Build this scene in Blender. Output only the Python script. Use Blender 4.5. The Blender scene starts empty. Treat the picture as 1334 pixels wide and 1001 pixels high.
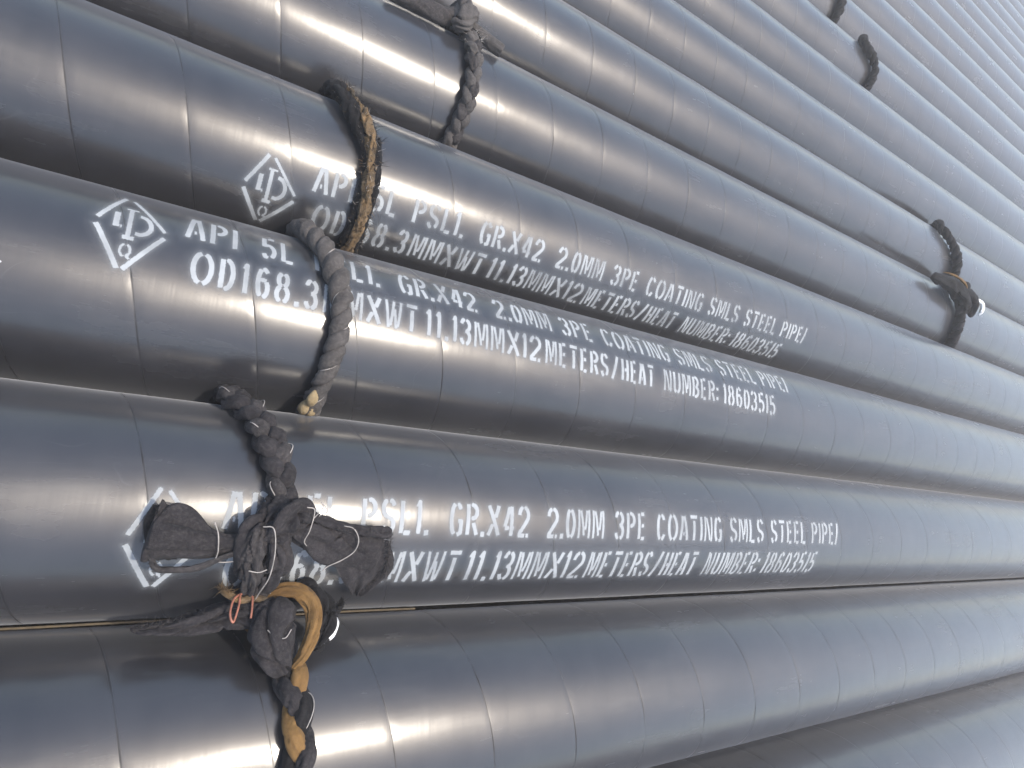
import bpy, math, random
import numpy as np
from mathutils import Vector, noise

# ------------------------------------------------------------------ camera, sky, sun
R = 0.086                       # outer radius of one coated pipe (m)
CAM_H = 6.648 * R
T0, DSP = -3.1255 * R, 2.0421 * R
scene = bpy.context.scene
col = scene.collection
PI = math.pi
VEIL = 0.045

cd = bpy.data.cameras.new('camera')
cam = bpy.data.objects.new('camera', cd)
col.objects.link(cam)
cd.sensor_width = 36.0
cd.lens = 36.0 * 800.0 / 1334.0
cd.clip_start = 0.01
cd.clip_end = 500.0
_D = (0.83271529, 0.14940698, 0.53316301)       # world axes seen in camera axes (right, down, forward)
_g = (-0.55216644, 0.29572020, 0.77952665)
_u = (-0.04120035, -0.94351848, 0.32874825)
right = Vector((_D[0], _u[0], -_g[0]))
up = Vector((-_D[1], -_u[1], _g[1]))
back = Vector((-_D[2], -_u[2], _g[2]))
from mathutils import Matrix
mw = Matrix((right, up, back)).transposed().to_4x4()
mw.translation = Vector((0, 0, CAM_H))
cam.matrix_world = mw
scene.camera = cam

SUN = Vector((0.27, -0.15, 0.95)).normalized()
EL = math.asin(SUN.z)
AZ = math.atan2(SUN.x, SUN.y)                   # clockwise from +Y
world = bpy.data.worlds.new('World')
scene.world = world
world.use_nodes = True
wn = world.node_tree
bg = wn.nodes['Background']
sky = wn.nodes.new('ShaderNodeTexSky')
sky.sky_type = 'NISHITA'
sky.sun_disc = False
sky.sun_elevation = EL
sky.sun_rotation = AZ
sky.air_density = 1.4
sky.dust_density = 3.4
sky.ozone_density = 0.2
wn.links.new(sky.outputs[0], bg.inputs[0])
bg.inputs[1].default_value = 0.15
sl = bpy.data.lights.new('sun', 'SUN')
sl.energy = 2.0
sl.angle = math.radians(0.6)
sl.color = (1.0, 0.91, 0.78)
so = bpy.data.objects.new('sun', sl)
so.rotation_euler = SUN.to_track_quat('Z', 'Y').to_euler()
col.objects.link(so)
scene.view_settings.view_transform = 'Standard'
scene.view_settings.look = 'None'
scene.view_settings.exposure = 1.06
scene.view_settings.gamma = 1.0

# ------------------------------------------------------------------ material helpers
def new_mat(name):
    m = bpy.data.materials.new(name)
    m.use_nodes = True
    nt = m.node_tree
    return m, nt, nt.nodes['Principled BSDF']

class NT:
    def __init__(s, nt): s.nt = nt
    def n(s, typ, **kw):
        nd = s.nt.nodes.new(typ)
        for k, v in kw.items():
            if k == 'inp':
                for a, b in v.items():
                    if isinstance(b, bpy.types.NodeSocket): s.nt.links.new(b, nd.inputs[a])
                    else: nd.inputs[a].default_value = b
            else: setattr(nd, k, v)
        return nd
    def math(s, op, a, b=0.0, c=None, clamp=False):
        nd = s.n('ShaderNodeMath', operation=op, inp={0: a, 1: b})
        if c is not None: s.set(nd, 2, c)
        nd.use_clamp = clamp
        return nd.outputs[0]
    def set(s, nd, i, v):
        if isinstance(v, bpy.types.NodeSocket): s.nt.links.new(v, nd.inputs[i])
        else: nd.inputs[i].default_value = v
    def ramp(s, fac, stops):
        nd = s.n('ShaderNodeValToRGB', inp={0: fac})
        e = nd.color_ramp.elements
        while len(e) < len(stops): e.new(0.5)
        for k, (p, c) in enumerate(stops):
            e[k].position = p
            e[k].color = c if len(c) == 4 else (*c, 1)
        return nd.outputs[0]
    def maprange(s, v, a, b, c, d, smooth=False):
        nd = s.n('ShaderNodeMapRange', inp={0: v, 1: a, 2: b, 3: c, 4: d})
        if smooth: nd.interpolation_type = 'SMOOTHSTEP'
        return nd.outputs[0]
    def noise(s, vec, scale, detail=3.0, rough=0.55):
        return s.n('ShaderNodeTexNoise', inp={'Vector': vec, 'Scale': scale, 'Detail': detail, 'Roughness': rough}).outputs[0]
    def mix(s, f, a, b):
        nd = s.n('ShaderNodeMix', data_type='RGBA')
        s.set(nd, 0, f); s.set(nd, 6, a); s.set(nd, 7, b)
        return nd.outputs[2]

def coating_material():
    m, nt, P = new_mat('black_polyethylene_coating')
    T = NT(nt)
    uv = T.n('ShaderNodeUVMap', uv_map='UVMap').outputs[0]      # metres along / metres around
    info = T.n('ShaderNodeObjectInfo').outputs['Random']
    sep = T.n('ShaderNodeSeparateXYZ', inp={0: uv})
    shift = T.math('MULTIPLY', info, 37.0)
    def vec(ax, ay):
        c = T.n('ShaderNodeCombineXYZ', inp={0: T.math('MULTIPLY', sep.outputs[0], ax), 1: T.math('MULTIPLY', sep.outputs[1], ay), 2: shift})
        return c.outputs[0]
    ring = T.noise(vec(60, 4), 1.0, 4)            # bands round the pipe left by the wrapping
    fine = T.noise(vec(420, 22), 1.0, 3)
    grain = T.noise(vec(24, 900), 1.0, 2)         # long drag marks
    blot = T.noise(vec(11, 9), 1.0, 4, 0.6)
    speck = T.noise(vec(900, 900), 1.0, 1)
    seam = T.n('ShaderNodeAttribute', attribute_name='seam').outputs['Fac']
    dust = T.maprange(blot, 0.38, 0.75, 0.0, 1.0)
    base = T.mix(dust, (0.010, 0.010, 0.012, 1), (0.022, 0.022, 0.025, 1))
    base = T.mix(T.maprange(ring, 0.35, 0.7, 0.0, 0.5), base, (0.016, 0.016, 0.020, 1))
    # handling smears, dried water marks and fine scratches
    smear = T.noise(vec(7, 38), 1.0, 5, 0.65)
    smear = T.maprange(smear, 0.48, 0.85, 0.0, 1.0, True)
    base = T.mix(T.math('MULTIPLY', smear, 0.55), base, (0.036, 0.036, 0.038, 1))
    wet = T.maprange(T.noise(vec(9, 26), 1.0, 3, 0.6), 0.52, 0.80, 0.0, 1.0, True)
    scr = T.n('ShaderNodeTexVoronoi', feature='DISTANCE_TO_EDGE', inp={'Vector': T.n('ShaderNodeVectorMath', operation='ADD', inp={0: vec(7, 16), 1: T.n('ShaderNodeTexNoise', inp={'Vector': vec(14, 14), 'Scale': 1.0, 'Detail': 2.0}).outputs[1]}).outputs[0], 'Scale': 1.0})
    scr = T.math('MULTIPLY', T.maprange(scr.outputs[0], 0.0, 0.006, 1.0, 0.0), T.maprange(T.noise(vec(16, 16), 1.0, 3), 0.56, 0.64, 0.0, 1.0))
    base = T.mix(T.math('MULTIPLY', scr, 0.12), base, (0.13, 0.13, 0.14, 1))
    # tiny pale chips and scuffs
    vor = T.n('ShaderNodeTexVoronoi', inp={'Vector': vec(26, 26), 'Scale': 1.0})
    chip = T.math('LESS_THAN', T.math('ADD', vor.outputs['Distance'], T.math('MULTIPLY', speck, 0.05)), 0.044)
    keep = T.math('GREATER_THAN', T.n('ShaderNodeSeparateColor', inp={0: vor.outputs['Color']}).outputs[0], 0.72)
    chip = T.math('MULTIPLY', chip, keep)
    base = T.mix(T.math('MULTIPLY', chip, 0.8), base, (0.42, 0.44, 0.46, 1))
    sn = T.math('MULTIPLY', seam, T.maprange(T.noise(vec(13, 32), 1.0, 3), 0.34, 0.66, 0.06, 0.62))
    base = T.mix(sn, base, (0.004, 0.004, 0.005, 1))
    nt.links.new(base, P.inputs['Base Color'])
    rg = T.math('ADD', T.maprange(blot, 0.3, 0.7, 0.42, 0.50), T.maprange(ring, 0.3, 0.7, -0.03, 0.04))
    rg = T.math('ADD', rg, T.math('MULTIPLY', sn, 0.4))
    rg = T.math('ADD', rg, T.maprange(grain, 0.4, 0.7, 0.0, 0.04))
    rg = T.math('ADD', rg, T.math('MULTIPLY', smear, 0.10))
    P.inputs['IOR'].default_value = 1.4
    nt.links.new(rg, P.inputs['Roughness'])
    nt.links.new(T.maprange(sn, 0.05, 0.8, 1.0, 0.0), P.inputs['Coat Weight'])
    nt.links.new(T.maprange(sn, 0.05, 0.8, 0.26, 0.0), P.inputs['Specular IOR Level'])
    nt.links.new(T.maprange(sn, 0.05, 0.8, 0.22, 0.0), P.inputs['Sheen Weight'])
    P.inputs['Coat IOR'].default_value = 1.62
    rc = T.math('ADD', T.maprange(blot, 0.3, 0.7, 0.18, 0.25), T.maprange(ring, 0.3, 0.7, -0.015, 0.02))
    rc = T.math('ADD', rc, T.math('MULTIPLY', sn, 0.5))
    rc = T.math('ADD', rc, T.math('ADD', T.math('MULTIPLY', smear, 0.10), T.math('MULTIPLY', wet, 0.07)))
    nt.links.new(rc, P.inputs['Coat Roughness'])
    # sheen: brightening put in for glancing views, standing in for sky reflection
    P.inputs['Sheen Roughness'].default_value = 0.40
    P.inputs['Sheen Tint'].default_value = (0.82, 0.86, 0.95, 1)
    h = T.math('ADD', T.math('MULTIPLY', ring, 0.25), T.math('MULTIPLY', fine, 0.03))
    h = T.math('ADD', h, T.math('MULTIPLY', T.noise(vec(26, 10), 1.0, 2), 0.45))
    h = T.math('ADD', h, T.math('MULTIPLY', grain, 0.012))
    b = T.n('ShaderNodeBump', inp={'Strength': 1.0, 'Distance': 0.00042, 'Height': h})
    nt.links.new(b.outputs[0], P.inputs['Normal'])
    nt.links.new(b.outputs[0], P.inputs['Coat Normal'])
    return m

def paint_material(fade, line_fade=0.0):
    m, nt, P = new_mat('white_stencil_paint')
    T = NT(nt)
    d = T.n('ShaderNodeAttribute', attribute_name='edge').outputs['Fac']     # mm from the stencil edge, inside < 0
    uv = T.n('ShaderNodeUVMap', uv_map='UVMap').outputs[0]
    n1 = T.noise(uv, 700.0, 2)
    n2 = T.noise(uv, 2600.0, 2)
    n3 = T.noise(uv, 30.0, 3)
    dd = T.math('ADD', d, T.maprange(n1, 0.2, 0.8, -0.45, 0.45))
    core = T.maprange(dd, 0.45, -0.5, 0.0, 1.0, True)
    core = T.math('MULTIPLY', core, T.maprange(n3, 0.34, 0.60, fade, 0.93))
    halo = T.math('POWER', T.maprange(dd, 4.5, 0.0, 0.0, 1.0), 3.0)
    halo = T.math('MULTIPLY', halo, T.maprange(n2, 0.3, 0.75, 0.04, 0.36))
    wide = T.maprange(d, 9.0, 1.0, 0.0, 0.05, True)
    a = T.math('MAXIMUM', core, T.math('ADD', halo, wide), clamp=True)
    nt.links.new(a, P.inputs['Alpha'])
    P.inputs['Base Color'].default_value = (0.30, 0.325, 0.35, 1)
    nt.links.new(T.maprange(n1, 0.3, 0.7, 0.6, 0.8), P.inputs['Roughness'])
    b = T.n('ShaderNodeBump', inp={'Strength': 0.3, 'Distance': 0.0002, 'Height': n2})
    nt.links.new(b.outputs[0], P.inputs['Normal'])
    return m

def cloth_material(name, c1, c2, dusty=0.25, dustcol=(0.30, 0.28, 0.26, 1), rough=0.85):
    m, nt, P = new_mat(name)
    T = NT(nt)
    tc = T.n('ShaderNodeTexCoord').outputs['Object']
    uv = T.n('ShaderNodeUVMap', uv_map='UVMap').outputs[0]
    n1 = T.noise(tc, 55.0, 4, 0.6)
    n2 = T.noise(tc, 420.0, 3, 0.7)
    base = T.mix(T.maprange(n1, 0.35, 0.65, 0, 1), (*c1, 1), (*c2, 1))
    geo = T.n('ShaderNodeNewGeometry')
    base = T.mix(T.math('MULTIPLY', T.maprange(n2, 0.45, 0.75, 0.0, 1.0), dusty), base, dustcol)
    nt.links.new(base, P.inputs['Base Color'])
    P.inputs['Roughness'].default_value = rough
    P.inputs['Specular IOR Level'].default_value = 0.2
    P.inputs['Sheen Weight'].default_value = 0.03
    P.inputs['Sheen Roughness'].default_value = 0.5
    P.inputs['Sheen Tint'].default_value = (0.75, 0.78, 0.85, 1)
    s1 = T.n('ShaderNodeTexWave', wave_type='BANDS', bands_direction='Y', inp={'Vector': uv, 'Scale': 420.0, 'Distortion': 1.5, 'Detail': 1.0})
    wv = T.n('ShaderNodeTexWave', wave_type='BANDS', bands_direction='X', inp={'Vector': uv, 'Scale': 420.0, 'Distortion': 1.5, 'Detail': 1.0})
    h = T.math('ADD', T.math('ADD', T.math('MULTIPLY', s1.outputs[1], 0.12), T.math('MULTIPLY', wv.outputs[1], 0.12)), n2)
    h = T.math('ADD', h, T.math('MULTIPLY', T.noise(tc, 160.0, 3), 2.0))
    b = T.n('ShaderNodeBump', inp={'Strength': 0.8, 'Distance': 0.0008, 'Height': h})
    nt.links.new(b.outputs[0], P.inputs['Normal'])
    return m

def plain_material(name, c, rough=0.5, metal=0.0):
    m, nt, P = new_mat(name)
    T = NT(nt)
    tc = T.n('ShaderNodeTexCoord').outputs['Object']
    n1 = T.noise(tc, 180.0, 3)
    d = tuple(x * 0.6 for x in c)
    nt.links.new(T.mix(T.maprange(n1, 0.35, 0.65, 0, 1), (*c, 1), (*d, 1)), P.inputs['Base Color'])
    P.inputs['Roughness'].default_value = rough
    P.inputs['Metallic'].default_value = metal
    return m

def soil_material():
    m, nt, P = new_mat('packed_sandy_soil')
    T = NT(nt)
    tc = T.n('ShaderNodeTexCoord').outputs['Object']
    n1 = T.noise(tc, 3.0, 6); n2 = T.noise(tc, 90.0, 5, 0.7)
    c = T.mix(n1, (0.10, 0.085, 0.07, 1), (0.16, 0.14, 0.115, 1))
    c = T.mix(T.maprange(n2, 0.4, 0.7, 0, 0.6), c, (0.12, 0.10, 0.08, 1))
    nt.links.new(c, P.inputs['Base Color'])
    P.inputs['Roughness'].default_value = 0.95
    b = T.n('ShaderNodeBump', inp={'Strength': 0.8, 'Distance': 0.01, 'Height': n2})
    nt.links.new(b.outputs[0], P.inputs['Normal'])
    return m

M_COAT = coating_material()
M_STEEL = plain_material('bare_rusty_steel', (0.16, 0.10, 0.075), 0.6, 0.6)
M_BORE = plain_material('dull_bore_steel', (0.06, 0.05, 0.045), 0.8, 0.2)
M_CHAR = cloth_material('charcoal_cloth', (0.011, 0.010, 0.012), (0.024, 0.022, 0.025), 0.08)
M_CHAR2 = cloth_material('faded_charcoal_cloth', (0.018, 0.0165, 0.018), (0.036, 0.033, 0.035), 0.12)
M_GREY = cloth_material('dusty_grey_cloth', (0.038, 0.035, 0.035), (0.066, 0.061, 0.060), 0.15)
M_TAN = cloth_material('ochre_cloth', (0.11, 0.062, 0.022), (0.19, 0.11, 0.04), 0.15, (0.12, 0.08, 0.05, 1))
M_DIRTY = cloth_material('dirty_tan_cloth', (0.15, 0.095, 0.045), (0.045, 0.036, 0.025), 0.30, (0.30, 0.25, 0.19, 1))
M_CREAM = cloth_material('cream_cloth', (0.27, 0.21, 0.12), (0.20, 0.15, 0.08), 0.2)
M_BLACK = cloth_material('black_cloth', (0.004, 0.004, 0.005), (0.009, 0.0085, 0.010), 0.03)
M_THREAD = plain_material('pale_thread', (0.30, 0.28, 0.265), 0.6)
M_RED = plain_material('reddish_wire', (0.30, 0.12, 0.08), 0.5)
M_WHITE = plain_material('white_plastic_scrap', (0.82, 0.84, 0.86), 0.45)
M_SOIL = soil_material()

# ------------------------------------------------------------------ object helpers
def link(name, me, mat, parent=None):
    o = bpy.data.objects.new(name, me)
    if mat is not None and not me.materials:
        me.materials.append(mat)
    col.objects.link(o)
    if parent is not None: o.parent = parent
    return o

def empty(name, label, cat, loc=(0, 0, 0), group=None):
    o = bpy.data.objects.new(name, None)
    col.objects.link(o)
    o.location = loc
    o.empty_display_size = 0.05
    o['label'] = label; o['category'] = cat
    if group: o['group'] = group
    return o

def np_mesh(name, V, F, uv=None, attrs=None, smooth=True):
    me = bpy.data.meshes.new(name)
    V = np.asarray(V, dtype=np.float32); F = np.asarray(F, dtype=np.int32)
    k = F.shape[1]
    me.vertices.add(len(V)); me.vertices.foreach_set('co', V.ravel())
    me.loops.add(F.size); me.loops.foreach_set('vertex_index', F.ravel())
    me.polygons.add(len(F))
    me.polygons.foreach_set('loop_start', np.arange(0, F.size, k, dtype=np.int32))
    me.polygons.foreach_set('loop_total', np.full(len(F), k, dtype=np.int32))
    if uv is not None:
        l = me.uv_layers.new(name='UVMap')
        l.data.foreach_set('uv', np.asarray(uv, dtype=np.float32)[F.ravel()].ravel())
    for an, av in (attrs or {}).items():
        a = me.attributes.new(an, 'FLOAT', 'POINT')
        a.data.foreach_set('value', np.asarray(av, dtype=np.float32))
    me.update(calc_edges=True)
    me.validate()
    if smooth: me.polygons.foreach_set('use_smooth', np.ones(len(me.polygons), dtype=bool))
    return me

def grid_faces(nu, nv, wrap_v=False):
    i = np.arange(nu - 1)[:, None]; nvv = nv if wrap_v else nv - 1
    j = np.arange(nvv)[None, :]
    a = i * nv + j; b = i * nv + (j + 1) % nv
    c = (i + 1) * nv + (j + 1) % nv; d = (i + 1) * nv + j
    return np.stack([a, d, c, b], -1).reshape(-1, 4)

# ------------------------------------------------------------------ pipes
PITCH = 1.0 * R                 # distance between the wrapped seams
SLOPE = 1.5 * PITCH / (2 * PI)  # how far a seam runs back per radian
X0, X1 = -1.35, 9.2
PH = np.array([0.0, 0.006, 0.016, 0.10, 0.22, 0.40, 0.60, 0.80, 0.93, 0.991])
RO = np.array([-0.06, -0.03, 0.01, 0.03, 0.03, 0.01, -0.01, -0.02, -0.01, 0.0]) * 1e-3
SE = np.array([1.0, 0.75, 0.0, 0, 0, 0, 0, 0, 0, 0.0])
def seam_phase(x, th, ph0):
    return ((x + SLOPE * th) / PITCH - ph0)
def relief(x, th, ph0):
    p = seam_phase(x, th, ph0) % 1.0
    return np.interp(p, np.append(PH, 1.0), np.append(RO, RO[0]))

def pipe_mesh(x0, x1):
    """wrapped coating, seam phase 0 at x=0 on the crown; long axis x, centre at the origin"""
    nt = 112
    th = np.linspace(-PI, PI, nt)
    k0 = int(x0 / PITCH) - 2; k1 = int(x1 / PITCH) + 3
    ks = np.arange(k0, k1)
    c = (ks[:, None] + PH[None, :]).ravel() * PITCH
    ro = np.tile(RO, len(ks)); se = np.tile(SE, len(ks))
    rs = np.random.RandomState(5)
    amp = 1 + 0.5 * rs.randn(len(ks)).repeat(len(PH)) * 0.5
    X = c[:, None] - SLOPE * th[None, :]
    keep = (X.max(1) > x0) & (X.min(1) < x1)
    X = X[keep]; ro = (ro * amp)[keep]; se = se[keep]
    X = np.clip(X, x0, x1)
    # gentle lumps frozen into the wrap
    lump = 0.00010 * np.sin(X / R * 2.3 + 3 * th[None]) + 0.00007 * np.sin(X / R * 5.1 - 5 * th[None] + 1.0)
    r = R + ro[:, None] + lump - 0.00005
    V = np.stack([X, r * np.sin(th)[None], r * np.cos(th)[None]], -1).reshape(-1, 3)
    uv = np.stack([X, np.broadcast_to(th[None] * R, X.shape)], -1).reshape(-1, 2)
    S = np.repeat(se, nt)
    F = grid_faces(len(X), nt)
    return np_mesh('coating', V, F, uv, {'seam': S})

COAT = pipe_mesh(X0, X1)
COAT.materials.append(M_COAT)

def lathe_x(name, prof, n=72):
    th = np.linspace(0, 2 * PI, n, endpoint=False)
    p = np.array(prof)
    V = np.stack([np.repeat(p[:, 0:1], n, 1), p[:, 1:2] * np.sin(th), p[:, 1:2] * np.cos(th)], -1).reshape(-1, 3)
    return np_mesh(name, V, grid_faces(len(p), n, True))
RS = R - 0.0022
END = lathe_x('steel_end', [(0.03, RS - 0.011), (-0.100, RS - 0.011), (-0.110, RS - 0.009), (-0.113, RS - 0.0095), (-0.108, RS - 0.001), (-0.106, RS), (0.0, RS), (0.001, R - 0.0004), (0.02, R - 0.0003)])
END.materials.append(M_STEEL)
BORE = lathe_x('bore', [(0, RS - 0.0112), (X1 - X0, RS - 0.0112)], 40)
BORE.materials.append(M_BORE)
END_B = END.copy(); END_B.transform(Matrix.Rotation(PI, 4, 'Z'))

PHASE = {0: 0.37, 1: 0.43, 2: 0.30, 3: 0.89, 4: 0.07, 5: 0.79, 6: 0.80}
rnd = random.Random(11)
NP = 23
AX = {}
LAB = {
 0: 'bare black coated pipe at the lower right corner, mostly out of frame',
 1: 'glossy black unlettered pipe tied with the black and ochre rope, lowest at the left',
 2: 'black pipe with white stencilled lettering partly covered by a knotted charcoal cloth',
 3: 'black pipe with white stencilled lettering crossed by the plump grey-brown braided ring',
 4: 'black pipe with white stencilled lettering crossed by the frayed dirty tan rope',
 5: 'black pipe with two ties, a grey cloth ring and a far black knot',
 6: 'pipe just beyond the black knot near the right edge, with its own dark ring',
 7: 'pale reflecting pipe without rope, first beyond the dark ring near the right edge',
 8: 'pale pipe without rope, just in front of the one with the small curved ring',
 9: 'pale reflecting pipe wearing the small curved black ring near the top',
 10: 'pale pipe whose black ring is cut off by the top edge'}
ORD = ['first', 'second', 'third', 'fourth', 'fifth', 'sixth', 'seventh', 'eighth', 'ninth', 'tenth', 'eleventh', 'twelfth', 'thirteenth']
pipes = {}
proto = None
for k in range(NP):
    ax = (T0 + k * DSP, 0.0 if k < 11 else rnd.uniform(-0.0006, 0.0006))
    AX[k] = ax
    lab = LAB.get(k) or 'pale coated pipe, %s beyond the pipe whose ring meets the top edge' % ORD[k - 11]
    t = empty('steel_pipe', lab, 'pipe', (0, ax[0], ax[1]), 'black coated steel pipes lying side by side')
    ph = PHASE.get(k, rnd.random())
    pipes[k] = (t, ph)
    c = link('coating', COAT, None, t)
    c.location.x = ph * PITCH
    e = link('steel_end', END, None, t); e.location.x = X0 + ph * PITCH
    e = link('steel_end', END_B, None, t); e.location.x = X1 + ph * PITCH
    b = link('bore', BORE, None, t); b.location.x = X0 + ph * PITCH

# ground under the layer
gx, gy = np.meshgrid(np.linspace(-6, 16, 61), np.linspace(-6, 14, 61), indexing='ij')
gz = np.array([[0.03 * noise.noise(Vector((a * .2, b * .2, 0))) for a, b in zip(ra, rb)] for ra, rb in zip(gx, gy)])
near = (np.abs(gx - 4) < 9) & (np.abs(gy - 2) < 6)
gz = np.where(near, 0, gz) - R - 0.035
g = link('ground', np_mesh('ground', np.stack([gx, gy, gz], -1).reshape(-1, 3), grid_faces(61, 61)), M_SOIL)
g['kind'] = 'structure'; g['label'] = 'packed sandy soil under the pipes'

# ------------------------------------------------------------------ stencilled paint
def arc(cx, cy, rx, ry, a0, a1, n=9):
    return [(cx + rx * math.cos(math.radians(a0 + (a1 - a0) * i / n)), cy + ry * math.sin(math.radians(a0 + (a1 - a0) * i / n))) for i in range(n + 1)]
G = {   # strokes in a unit box, with the stencil's bridges left open; (relative width, strokes)
 'A': (1.0, [[(0.02, 0), (0.36, 1)], [(0.60, 1), (0.96, 0)], [(0.40, 0.27), (0.56, 0.27)]]),
 'P': (0.95, [[(0.1, 0), (0.1, 1)], [(0.42, 0.98)] + arc(0.45, 0.74, 0.45, 0.24, 80, -80) + [(0.40, 0.5)]]),
 'I': (0.45, [[(0.5, 0), (0.5, 1)]]),
 '1': (0.5, [[(0.12, 0.82), (0.55, 0.98), (0.55, 0.0)]]),
 '5': (0.95, [[(0.9, 1), (0.42, 1)], [(0.15, 1), (0.12, 0.56), (0.42, 0.60)] + arc(0.42, 0.30, 0.46, 0.30, 75, -60), [(0.40, 0.0), (0.2, 0.02), (0.06, 0.16)]]),
 'L': (0.85, [[(0.12, 0.0), (0.12, 1)], [(0.34, 0.02), (0.98, 0.02)]]),
 'S': (0.95, [arc(0.5, 0.75, 0.40, 0.25, 20, 80, 4), arc(0.46, 0.75, 0.38, 0.25, 110, 255) + [(0.62, 0.46)] + arc(0.5, 0.25, 0.40, 0.22, 40, -55, 6), arc(0.5, 0.25, 0.42, 0.25, 255, 190, 4)]),
 '.': (0.35, [[(0.5, -0.06), (0.5, 0.12)]]),
 ':': (0.35, [[(0.5, 0.08), (0.5, 0.24)], [(0.5, 0.58), (0.5, 0.74)]]),
 'G': (1.0, [arc(0.52, 0.5, 0.44, 0.5, 40, 78, 4), arc(0.48, 0.5, 0.42, 0.5, 104, 256), [(0.62, 0.0), (0.92, 0.06), (0.92, 0.44), (0.64, 0.44)]]),
 'R': (1.0, [[(0.1, 0), (0.1, 1)], [(0.40, 0.98)] + arc(0.45, 0.76, 0.44, 0.22, 80, -80) + [(0.40, 0.53)], [(0.56, 0.40), (0.94, 0)]]),
 'X': (1.05, [[(0.04, 1), (0.96, 0)], [(0.92, 1), (0.62, 0.60)], [(0.38, 0.38), (0.06, 0)]]),
 '4': (1.0, [[(0.72, 0), (0.72, 1)], [(0.52, 0.98), (0.06, 0.30)], [(0.06, 0.26), (0.50, 0.26)], [(0.88, 0.26), (0.98, 0.26)]]),
 '2': (1.0, [arc(0.48, 0.72, 0.44, 0.27, 180, 102, 5), arc(0.48, 0.72, 0.44, 0.27, 80, -35) + [(0.10, 0.10), (0.10, 0.02), (0.62, 0.02)], [(0.74, 0.02), (1.0, 0.02)]]),
 '0': (0.95, [arc(0.49, 0.5, 0.40, 0.5, 100, 260), arc(0.51, 0.5, 0.40, 0.5, 80, -80)]),
 'O': (1.15, [arc(0.48, 0.5, 0.42, 0.5, 98, 262), arc(0.52, 0.5, 0.42, 0.5, 82, -82)]),
 'D': (1.0, [[(0.10, 0), (0.10, 1)], [(0.40, 0.99)] + arc(0.42, 0.5, 0.46, 0.49, 80, -80) + [(0.40, 0.01)]]),
 'M': (1.15, [[(0.06, 0), (0.06, 1)], [(0.24, 0.98), (0.50, 0.10)], [(0.60, 0.30), (0.76, 0.98)], [(0.94, 0), (0.94, 1)]]),
 'N': (1.0, [[(0.08, 0), (0.08, 1)], [(0.28, 0.96), (0.70, 0.04)], [(0.92, 0), (0.92, 1)]]),
 'W': (1.2, [[(0.04, 1), (0.22, 0)], [(0.34, 0.06), (0.52, 0.98)], [(0.56, 0.70), (0.70, 0.0)], [(0.80, 0.06), (0.98, 1)]]),
 '3': (0.95, [arc(0.44, 0.75, 0.40, 0.25, 170, 100, 4), arc(0.46, 0.75, 0.40, 0.24, 75, -80), [(0.40, 0.51), (0.50, 0.51)], arc(0.46, 0.26, 0.42, 0.26, 80, -75), arc(0.44, 0.26, 0.42, 0.26, 255, 190, 4)]),
 'E': (0.9, [[(0.12, 0), (0.12, 1)], [(0.42, 0.98), (0.90, 0.98)], [(0.42, 0.52), (0.78, 0.52)], [(0.42, 0.02), (0.90, 0.02)]]),
 'C': (1.0, [arc(0.52, 0.5, 0.42, 0.5, 35, 78, 4), arc(0.48, 0.5, 0.42, 0.5, 104, 256), arc(0.52, 0.5, 0.42, 0.5, -78, -35, 4)]),
 'T': (1.0, [[(0.02, 0.98), (0.98, 0.98)], [(0.50, 0), (0.50, 0.82)]]),
 '6': (0.95, [[(0.84, 0.86)] + arc(0.5, 0.62, 0.38, 0.38, 60, 85, 3), arc(0.5, 0.5, 0.40, 0.5, 112, 250), arc(0.50, 0.30, 0.40, 0.30, 120, 60, 4), arc(0.5, 0.30, 0.40, 0.30, 50, -70)]),
 '8': (0.95, [arc(0.48, 0.76, 0.32, 0.24, 110, 250), arc(0.52, 0.76, 0.32, 0.24, 70, -70), arc(0.46, 0.26, 0.38, 0.26, 110, 250), arc(0.54, 0.26, 0.38, 0.26, 70, -70)]),
 'H': (1.0, [[(0.1, 0), (0.1, 1)], [(0.40, 0.5), (0.90, 0.5)], [(0.9, 0), (0.9, 1)]]),
 'U': (1.0, [[(0.1, 1), (0.1, 0.25)] + arc(0.5, 0.27, 0.40, 0.26, 190, 255, 4), arc(0.5, 0.27, 0.40, 0.26, 285, 350, 4) + [(0.9, 0.25), (0.9, 1)]]),
 'B': (0.98, [[(0.1, 0), (0.1, 1)], [(0.40, 0.98)] + arc(0.42, 0.76, 0.42, 0.22, 80, -70), [(0.40, 0.46)] + arc(0.42, 0.25, 0.48, 0.24, 75, -80) + [(0.40, 0.02)]]),
 '/': (0.6, [[(0.0, -0.04), (0.85, 1.04)]]),
}
L1 = [('API', .27, .76), ('5L', .94, 1.29), ('PSL1.', 1.46, 2.20), ('GR.X42', 2.40, 3.44), ('2.0MM', 3.65, 4.54), ('3PE', 4.68, 5.24),
      ('COATING', 5.40, 6.72), ('SMLS', 6.86, 7.67), ('STEEL', 7.81, 8.75), ('PIPE/', 8.87, 9.67)]
L2 = [('O', .35, .57), ('D', .59, .76), ('1', .79, .88), ('6', .91, 1.07), ('8', 1.09, 1.26), ('.', 1.29, 1.35), ('3', 1.38, 1.54), ('MMXWT', 1.56, 2.65),
      ('11.', 2.70, 3.03), ('13MM', 3.04, 3.78), ('X12', 3.78, 4.33), ('METERS', 4.36, 5.45), ('/', 5.48, 5.64), ('HEAT', 5.65, 6.32),
      ('NUMBER:', 6.48, 7.70), ('18603515', 7.80, 9.16)]
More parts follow.
